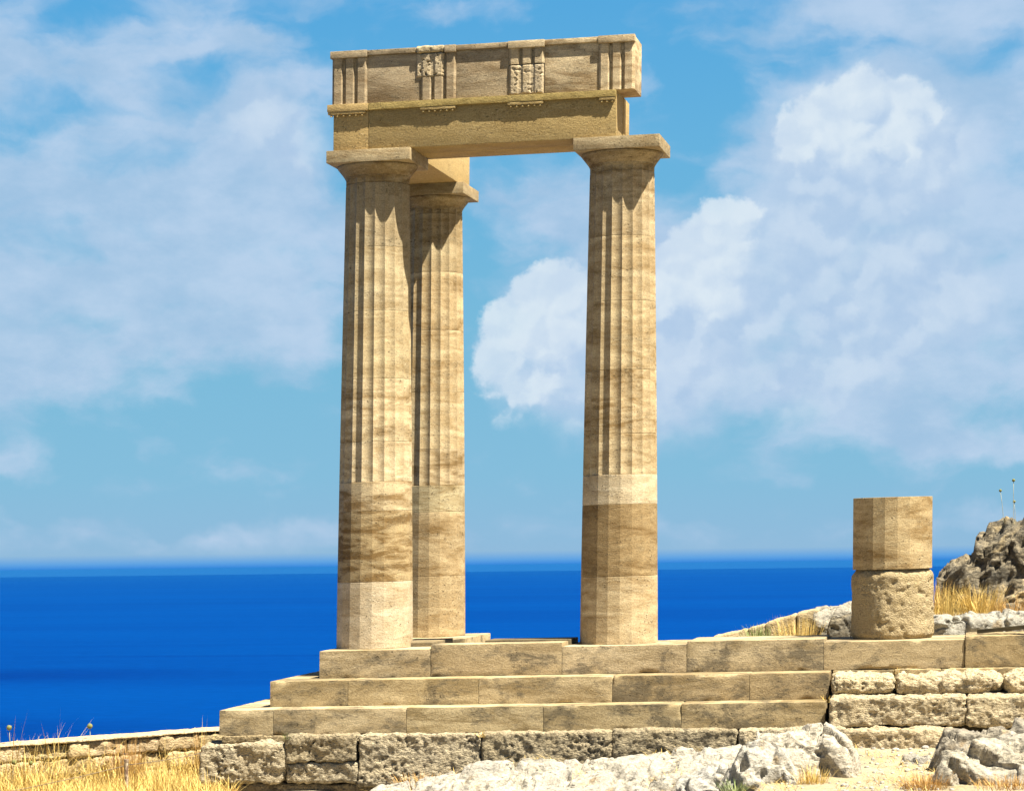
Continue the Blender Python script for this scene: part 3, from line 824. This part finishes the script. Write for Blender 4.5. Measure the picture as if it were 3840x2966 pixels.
tuft('grass_tuft', (4.62, 3.3, -.30), 340, .56, .26, .4, M['straw'], 'golden grass tuft behind the platform left of the dark rock', GT)
tuft('grass_tuft', (6.42, 3.55, .10), 260, .50, .22, .5, M['straw'], 'golden grass tuft right behind the stump', GT)
tuft('grass_tuft', (6.85, 3.7, .10), 420, .48, .26, .65, M['straw'], 'spreading golden grass tuft at the foot of the dark outcrop', GT)
tuft('grass_tuft', (7.25, 3.55, .12), 200, .28, .3, .6, M['rust_straw'], 'low brownish grass tuft at the right edge on the grey ledge', GT)
tuft('grass_tuft', (5.53, 3.6, -.2), 90, .85, .10, .3, M['rust_straw'], 'thin grass tuft rising against the sea on the left of the stump', GT)
tuft('grass_tuft', (6.33, 3.9, .12), 60, .56, .08, .3, M['rust_straw'], 'thin grass tuft against the sea between the stump and the outcrop', GT)
tuft('grass_tuft', (5.40, -5.45, -1.1), 220, .26, .12, .6, M['straw'], 'grass tuft in the cleft of the cracked boulder by the path', GT)
tuft('grass_tuft', (6.42, -5.9, -1.1), 420, .24, .2, .9, M['rust_straw'], 'rusty grass tuft at the foot of the big pitted boulder', GT)
tuft('grass_tuft', (7.15, -5.95, -1.1), 380, .22, .28, .9, M['rust_straw'], 'dark rusty grass tuft in the bottom right corner', GT)
tuft('grass_tuft', (1.05, -2.05, -1.4), 200, .20, .3, 1.0, M['rust_straw'], 'rusty grass tuft under the undercut foundation block', GT)
tuft('green_plant', (4.16, 3.35, -.30), 190, .44, .14, .6, M['green'], 'small grey green plant behind the platform beside the sloping wall', None, 'plant', .006)
tuft('green_plant', (4.72, -5.65, -1.12), 110, .16, .1, .8, M['green'], 'small green plant at the foot of the cracked boulder', None, 'plant', .004)

def tube(pts, r, n=6):
    vs, fs = [], []
    for i, p in enumerate(pts):
        a = Vector(pts[max(0, i - 1)]); b = Vector(pts[min(len(pts) - 1, i + 1)])
        d = (b - a).normalized()
        x = d.cross(Vector((0.3, 1, .1))).normalized(); y = d.cross(x)
        for k in range(n):
            t = 2 * math.pi * k / n
            vs.append(tuple(Vector(p) + (x * math.cos(t) + y * math.sin(t)) * r))
    for i in range(len(pts) - 1):
        for k in range(n):
            fs.append([i * n + k, i * n + (k + 1) % n, (i + 1) * n + (k + 1) % n, (i + 1) * n + k])
    fs.append(list(range(n))[::-1]); fs.append([(len(pts) - 1) * n + k for k in range(n)])
    return vs, fs
def allium(base, h, r, label, group, bend=.05):
    root = empty('seed_plant', base, label, 'plant', group)
    pts = [(base[0] + bend * t * t, base[1], base[2] + h * t) for t in (0, .25, .5, .75, 1)]
    vs, fs = tube(pts, .0032)
    mesh_obj('stem', vs, fs, M['stalk'], root, smooth=180)
    vs, fs = ball(pts[-1], r, h * 10)
    mesh_obj('seed_head', vs, fs, M['head'], root, smooth=180)
tuft('green_plant', (-.55, -1.76, -.885), 26, .10, .05, 1.0, M['green'], 'tiny weed in the joint above the notched foundation block', None, 'plant', .003)
tuft('green_plant', (1.62, -1.74, -.89), 22, .09, .04, 1.0, M['straw'], 'tiny dry weed at the joint between the two long foundation blocks', None, 'plant', .003)
tuft('green_plant', (5.28, -1.30, -.60), 30, .10, .05, 1.0, M['straw'], 'tiny dry weed between the middle step end and the rounded block', None, 'plant', .003)
tuft('green_plant', (6.0, -.80, -.335), 30, .09, .05, 1.0, M['straw'], 'tiny dry weed on the crest of the rounded blocks', None, 'plant', .003)
GA = 'wild leek stalks with round seed heads'
allium((-3.60, -2.0, -1.46), .74, .031, 'round green seed head standing against the sea, left of two', GA, -.03)
allium((-2.90, -1.4, -1.46), .70, .032, 'round green seed head standing against the sea, right of two', GA, -.02)
allium((-3.66, -2.7, -1.46), .40, .028, 'short yellow green seed head below the left tall one', GA)
allium((-3.42, -2.45, -1.46), .40, .03, 'short yellow green seed head in front of the wall between the tall ones', GA, .03)
allium((-3.26, -2.35, -1.46), .38, .026, 'lowest yellow green seed head in front of the wall', GA, .02)
allium((7.16, 5.3, 1.05), .62, .02, 'thin stalk with a small seed head on the outcrop, bending left', GA, -.05)
allium((7.28, 5.3, 1.08), .72, .022, 'tallest thin stalk with a small seed head on the outcrop', GA, .0)
allium((7.31, 5.32, 1.08), .44, .02, 'short thin stalk with a small seed head on the outcrop', GA, -.02)

# rusty fence post with its wires
fp = empty('fence_post', (-2.16, -2.35, -1.55), 'rusty thin metal fence post standing in the yellow straw', 'fence post')
vs, fs = tube([(-2.16, -2.35, -1.6), (-2.16, -2.35, -1.06)], .022, 10); mesh_obj('post', vs, fs, M['rusty'], fp, smooth=50)
vs, fs = tube([(-2.16, -2.35, -1.075), (-2.16, -2.35, -1.05)], .027, 10); mesh_obj('post_cap', vs, fs, M['rusty'], fp, smooth=50)
w_ = lambda a, b, sag: [(lerp(a[0], b[0], t), lerp(a[1], b[1], t), lerp(a[2], b[2], t) - sag * 4 * t * (1 - t)) for t in [i / 12 for i in range(13)]]
vs, fs = tube(w_((-2.14, -2.35, -1.11), (-1.45, -1.80, -1.03), .015), .004, 5)
tag(mesh_obj('fence_wire', vs, fs, M['wire'], None, (-2.1, -2.3, -1.1), smooth=180), 'rusty fence wire running from the post to the foundation corner', 'wire')
vs, fs = tube(w_((-2.18, -2.36, -1.12), (-3.6, -4.4, -1.32), .03), .004, 5)
tag(mesh_obj('fence_wire', vs, fs, M['wire'], None, (-2.2, -2.4, -1.1), smooth=180), 'sagging fence wire running from the post down to the left', 'wire')

# ---------------------------------------------------------------- sea
m, N = new_mat('deep_sea')
tc = N.node('ShaderNodeTexCoord')
pos = tc.outputs['Object']
n1 = N.noise(N.vec('MULTIPLY', pos, (.00035, .0011, 0)), 1.0, 5, .6, .6)
n2 = N.noise(N.vec('MULTIPLY', pos, (.004, .012, 0)), 1.0, 5, .65, .3)
n3 = N.noise(N.vec('MULTIPLY', pos, (.05, .12, 0)), 1.0, 4, .65)
c = N.mix(N.ramp01(n1, .30, .68), (.0002, .0245, .128), (.0002, .0310, .146))
c = N.mix(N.math('MULTIPLY', N.ramp01(n2, .4, .7), .12), c, (.0006, .044, .185))
for (x_, y_, a_, b_, k_) in ((-900., 2330., 330., 190., .55), (-760., 2830., 330., 40., .3), (-640., 1500., 260., 200., .5)):
    q_ = N.vec('LENGTH', N.vec('MULTIPLY', N.vec('SUBTRACT', N.vec('ADD', pos, N.vec('SCALE', N.comb(n1, n2, 0.0), 60.0)), (x_, y_, 0)), (1 / a_, 1 / b_, 0)))
    c = N.mix(N.ramp01(q_, 1.2, .1, lo=0, hi=k_), c, (.0003, .0105, .085))
g = N.ramp01(n3, .3, .7, lo=.90, hi=1.09)
c = N.mix(1.0, c, N.comb(g, g, g), 'MULTIPLY')
d = N.node('ShaderNodeBsdfDiffuse', {'Color': c})
gl = N.node('ShaderNodeBsdfGlossy', {'Color': (.6, .8, 1, 1), 'Roughness': .25})
mx = N.node('ShaderNodeMixShader', {'Fac': .008})
N.l.new(d.outputs[0], mx.inputs[1]); N.l.new(gl.outputs[0], mx.inputs[2])
o_ = N.node('ShaderNodeOutputMaterial'); N.l.new(mx.outputs[0], o_.inputs['Surface'])
R_ = 42000.0
ringr = [0, 300, 1000, 3000, 8000, 20000, R_]
vs = [(0, 0, -100.0)]; fs = []
nn = 96
for r in ringr[1:]:
    vs += [(r * math.cos(2 * math.pi * i / nn), r * math.sin(2 * math.pi * i / nn), -100.0) for i in range(nn)]
fs += [[0, 1 + i, 1 + (i + 1) % nn] for i in range(nn)]
for k in range(len(ringr) - 2):
    for i in range(nn):
        a, b = 1 + k * nn, 1 + (k + 1) * nn
        fs.append([a + i, b + i, b + (i + 1) % nn, a + (i + 1) % nn])
tag(mesh_obj('sea', vs, fs, m, None, (0, 0, -100), raw=True), 'deep blue sea reaching the horizon', 'sea', kind='structure')

# ---------------------------------------------------------------- haze over the sea
HAZE = 1.1e-5
m, N = new_mat('sea_haze')
pv = N.node('ShaderNodeVolumePrincipled', {'Color': (.025, .20, .46, 1), 'Density': HAZE, 'Anisotropy': 0.0})
o_ = N.node('ShaderNodeOutputMaterial'); N.l.new(pv.outputs[0], o_.inputs['Volume'])
hb = 62000.0
vs = [(x, y, z) for z in (-109.5, 9.0) for y in (-hb, hb) for x in (-hb, hb)]
fs = [[0, 2, 3, 1], [4, 5, 7, 6], [0, 1, 5, 4], [2, 6, 7, 3], [0, 4, 6, 2], [1, 3, 7, 5]]
tag(mesh_obj('haze', vs, fs, m, None, (0, 0, -101.5), raw=True), 'thin blue sea haze softening the horizon', 'haze', kind='stuff')

# ---------------------------------------------------------------- sun and sky
SUN = Vector((.415, -.20, .887)).normalized()
sl = bpy.data.lights.new('sun', 'SUN'); sl.energy = 5.0; sl.angle = rad(.5); sl.color = (1.0, .965, .89)
so = bpy.data.objects.new('sun', sl); COL.objects.link(so)
so.rotation_euler = SUN.to_track_quat('Z', 'Y').to_euler(); so.location = (20, -10, 40)

YAW = -0.1708          # azimuth of the middle of the sky that is seen (from +Y towards +X)
w = bpy.data.worlds.new('World'); S.world = w; w.use_nodes = True
w.node_tree.nodes.clear(); N = NT(w.node_tree)
STR = 0.05
sky = N.node('ShaderNodeTexSky'); sky.sky_type = 'NISHITA'; sky.sun_disc = False
sky.sun_elevation = math.asin(SUN.z); sky.sun_rotation = math.atan2(SUN.x, SUN.y)
sky.altitude = 2500; sky.air_density = .6; sky.dust_density = .1; sky.ozone_density = 2.0
tc = N.node('ShaderNodeTexCoord'); sep = N.node('ShaderNodeSeparateXYZ', {0: tc.outputs['Generated']})
az = N.math('SUBTRACT', N.math('ARCTAN2', sep.outputs[0], sep.outputs[1]), YAW)
el = N.math('ARCSINE', sep.outputs[2])
X = N.math('MULTIPLY', az, 54.0); Y = N.math('MULTIPLY', el, 54.0)     # one unit is about 1.06 degrees
PV = N.comb(X, Y, 0.0)
def srgb(r, g, b):
    f = lambda c: (c / 255 / 12.92 if c <= 10.3 else ((c / 255 + .055) / 1.055) ** 2.4)
    return (f(r) * G / STR, f(g) * G / STR, f(b) * G / STR)
# clear sky close to the horizon: dusty pale blue turning deeper with height
rp = N.node('ShaderNodeValToRGB', {0: N.math('DIVIDE', Y, 16.0)})
cr = rp.color_ramp
cols = [(0.0, (48, 132, 222)), (.007, (96, 164, 228)), (.019, (146, 188, 220)), (.12, (134, 190, 220)), (.3, (122, 187, 219)), (.55, (103, 178, 222)), (.8, (80, 165, 222)), (1.0, (70, 152, 216))]
while len(cr.elements) < len(cols): cr.elements.new(.5)
for e, (p_, c_) in zip(cr.elements, cols):
    e.position = p_; q = srgb(*c_); mxv = 1.0; e.color = (q[0], q[1], q[2], 1)
high = N.vec('SCALE', sky.outputs[0], 1.0)
away = N.math('MAXIMUM', N.ramp01(Y, 14.5, 22.0), N.ramp01(N.math('ABSOLUTE', X), 22.0, 50.0))
clear = N.mix(away, rp.outputs[0], sky.outputs[0])
# warp for ragged edges
def fb(vec, sc, det, ro, off):
    nd = N.node('ShaderNodeTexNoise', {'Vector': N.vec('ADD', vec, off), 'Scale': sc, 'Detail': det, 'Roughness': ro})
    return nd
wa = fb(PV, .75, 6, .6, (3, 1, 0)).outputs['Color']
warp = N.vec('SCALE', N.vec('SUBTRACT', wa, (.5, .5, .5)), 1.5)
warp = N.vec('MULTIPLY', warp, (1, 1, 0))
PW = N.vec('ADD', PV, warp)
# soft stratus veils
STRATUS = [(-8.3, 10.9, 6.0, 2.3, 1.0), (-9.5, 7.6, 6.6, 2.5, 1.05), (-5.2, 7.0, 4.6, 2.2, .95), (-9.0, 5.2, 5.6, 1.9, .95), (-5.6, 5.5, 3.8, 1.6, .8), (-10.5, 3.9, 4.5, 1.1, .7), (-10.6, 2.15, 1.5, .75, .75), (-7.7, 2.6, .9, .45, .45), (-4.6, 2.3, 1.0, .5, .35), (-5.3, 9.4, 1.3, 1.6, .9),
           (0.9, 7.6, 2.3, 1.3, .75), (-.2, 6.9, 1.8, 1.1, .6), (7.2, 6.3, 7.2, 4.2, 1.1), (10.5, 9.5, 5.2, 4.6, .95), (8.3, 11.3, 5.5, 1.0, .6), (3.5, 9.4, 2.2, .6, .4), (9.5, 4.2, 6.5, 2.4, .9), (3.9, 5.2, 3.4, 2.6, .8), (10.2, 2.4, 4.4, .8, .6), (5.7, 12.0, 4.0, .6, .6),
           (-8, .62, 9, .55, .5), (3, .7, 9, .6, .42), (12, .8, 7, .6, .45), (7.6, 8.4, 2.8, 1.9, .9), (7.8, 6.0, 3.2, 1.9, .9), (4.3, 5.4, 1.9, 2.0, .9), (.9, 4.5, 1.7, 1.7, .7), (2.9, 10.1, 1.0, .6, .45), (-.9, 11.5, 1.3, .6, .4)]
cov = None
PS = N.vec('ADD', PV, N.vec('MULTIPLY', warp, (1.3, .8, 0)))
for x, y, a, b, s in STRATUS:
    d = N.vec('LENGTH', N.vec('MULTIPLY', N.vec('SUBTRACT', PS, (x, y, 0)), (1 / a, 1 / b, 0)))
    g = N.ramp01(d, 1.25, .0, lo=0, hi=s)
    cov = g if cov is None else N.math('ADD', cov, g)
cov = N.math('MINIMUM', cov, 1.22)
tex = N.noise(N.vec('MULTIPLY', N.vec('ADD', PV, N.vec('SCALE', warp, .5)), (.5, 1.0, 1)), .8, 7, .5, .3)
far = 0.0
low_ = N.ramp01(Y, .12, .6)
a1 = N.ramp01(N.math('ADD', N.math('ADD', N.math('MULTIPLY', cov, .62), far), N.math('MULTIPLY', N.math('SUBTRACT', tex, .5), 1.9)), .08, .72)
tone = N.noise(N.vec('MULTIPLY', PV, (.6, 1, 1)), .55, 6, .6)
veil = N.mix(N.ramp01(tone, .34, .66), srgb(166, 197, 227), srgb(194, 214, 238))
col = N.mix(N.math('MULTIPLY', N.math('MULTIPLY', a1, low_), .86), clear, veil)
# heaped cumulus
CRISP = [(.98, 5.45, .95), (.35, 4.85, .95), (-.05, 4.25, .75), (.55, 3.85, 1.05), (1.2, 4.7, 1.3), (1.4, 5.85, .5), (1.5, 3.6, .8), (.1, 3.7, .6), (2.4, 5.0, 1.2),
         (4.65, 6.85, .85), (4.1, 6.2, .9), (3.5, 5.7, .9), (4.9, 6.2, .7), (4.3, 5.6, 1.0),
         (7.55, 9.55, .75), (8.35, 9.35, .75), (6.75, 9.25, .7), (6.35, 8.85, .7), (7.3, 8.8, 1.0), (8.95, 9.2, .5), (8.2, 8.7, 1.0)]
BODY = [(8.9, 6.1, .8), (2.2, 4.6, 1.9), (3.6, 5.2, 1.8), (4.6, 5.2, 1.4), (7.4, 8.5, 1.9), (8.6, 8.4, 1.4), (6.6, 6.9, 1.3), (6.3, 6.0, 1.0), (8.3, 5.8, 1.5), (7.3, 4.7, 1.5), (9.2, 5.5, 1.2), (6.2, 4.0, 1.1), (3.3, 3.9, 1.3),
        (-5.2, 9.35, .9), (-4.6, 8.9, .9)]
def warped(sc, amp, off, ro=.58):
    n_ = N.vec('SCALE', N.vec('SUBTRACT', fb(PV, sc, 7, ro, off).outputs['Color'], (.5, .5, .5)), amp)
    return N.vec('ADD', PV, N.vec('MULTIPLY', n_, (1, 1, 0)))
def field(P, puffs, k):
    F = None
    for x, y, r in puffs:
        d = N.vec('LENGTH', N.vec('MULTIPLY', N.vec('SUBTRACT', P, (x, y, 0)), (1 / r, 1 / r, 0)))
        d = N.math('MULTIPLY', N.math('SUBTRACT', 1.15, d), r)
        F = d if F is None else N.math('SMOOTH_MAX', F, d, k)
    return F
# heaped billows inside the clouds
PB = warped(.9, 1.3, (7, 2, 0), .6)
def billow(P):
    v1 = N.node('ShaderNodeTexVoronoi', {'Vector': P, 'Scale': .85, 'Smoothness': .6}, feature='SMOOTH_F1').outputs['Distance']
    v2 = N.node('ShaderNodeTexVoronoi', {'Vector': P, 'Scale': 2.1, 'Smoothness': .6}, feature='SMOOTH_F1').outputs['Distance']
    return N.math('ADD', v1, N.math('MULTIPLY', v2, .5))
bl = N.math('SUBTRACT', billow(N.vec('ADD', PB, (-.14, .26, 0))), billow(PB))
bl = N.ramp01(bl, -.20, .22)
fine = N.ramp01(N.noise(PV, 1.3, 7, .6), .3, .7)
PC = warped(1.1, 1.25, (11, 5, 0))
# soft cloud bodies
Fb = field(PC, BODY, .5)
ab = N.ramp01(Fb, -.35, 1.0)
bodyc = N.mix(N.math('ADD', N.math('MULTIPLY', bl, .65), N.math('MULTIPLY', fine, .35)), srgb(176, 202, 231), srgb(206, 223, 241))
col = N.mix(N.math('MULTIPLY', ab, .85), col, bodyc)
# bright sunlit heads, crisp above and melting into the body below
PD = warped(1.35, .85, (2, 9, 0), .63)
F1 = field(PD, CRISP, .25)
F2 = field(N.vec('ADD', PD, (-.4, .75, 0)), CRISP, .25)
lit = N.math('ADD', N.math('SUBTRACT', F1, F2), N.math('MULTIPLY', N.math('SUBTRACT', bl, .5), .35))
top_ = N.ramp01(lit, -.35, .5)
crisp = N.math('ADD', .2, N.math('MULTIPLY', N.math('SUBTRACT', 1.0, top_), 1.1))
a2 = N.math('DIVIDE', F1, crisp, clamp=True)
a2 = N.math('MULTIPLY', N.math('MULTIPLY', a2, a2), N.math('SUBTRACT', 3.0, N.math('MULTIPLY', a2, 2.0)))
a2 = N.math('MULTIPLY', a2, N.ramp01(lit, -.75, .2, lo=.12, hi=.86))
pc = N.mix(N.math('ADD', N.math('MULTIPLY', top_, .55), N.math('ADD', N.math('MULTIPLY', fine, .3), N.math('MULTIPLY', N.math('SUBTRACT', bl, .4), .38)), clamp=True), srgb(190, 212, 236), srgb(222, 235, 245))
col = N.mix(a2, col, pc)
bg = N.node('ShaderNodeBackground', {'Color': col, 'Strength': STR})
wo = N.node('ShaderNodeOutputWorld'); N.l.new(bg.outputs[0], wo.inputs['Surface'])
w.cycles.sampling_method = 'MANUAL'; w.cycles.sample_map_resolution = 1024

# ---------------------------------------------------------------- camera
cd = bpy.data.cameras.new('camera'); cam = bpy.data.objects.new('camera', cd); COL.objects.link(cam)
cd.sensor_width = 36; cd.lens = 5400 / 2184 * 36
cd.shift_y = 361.5 / 2184
cd.clip_start = .5; cd.clip_end = 200000
roll = 0.0117
c_, s_ = math.cos(YAW), math.sin(YAW)
Rt, Fw, Up = Vector((c_, -s_, 0)), Vector((s_, c_, 0)), Vector((0, 0, 1))
cx = Rt * math.cos(roll) - Up * math.sin(roll)
cy = Up * math.cos(roll) + Rt * math.sin(roll)
cx, cy = Rt * math.cos(roll) + Up * math.sin(roll) * -1, cy
mw = Matrix((cx, cy, -Fw)).transposed().to_4x4()
mw.translation = Vector((6.5417, -28.5283, .9295))
cam.matrix_world = mw
S.camera = cam

S.view_settings.view_transform = 'Standard'; S.view_settings.look = 'None'
S.view_settings.exposure = EXPO; S.view_settings.gamma = 1
S.cycles.max_bounces = 6; S.cycles.diffuse_bounces = 1; S.cycles.glossy_bounces = 2; S.cycles.volume_bounces = 0
S.cycles.use_denoising = True
S.render.filter_size = 1.15
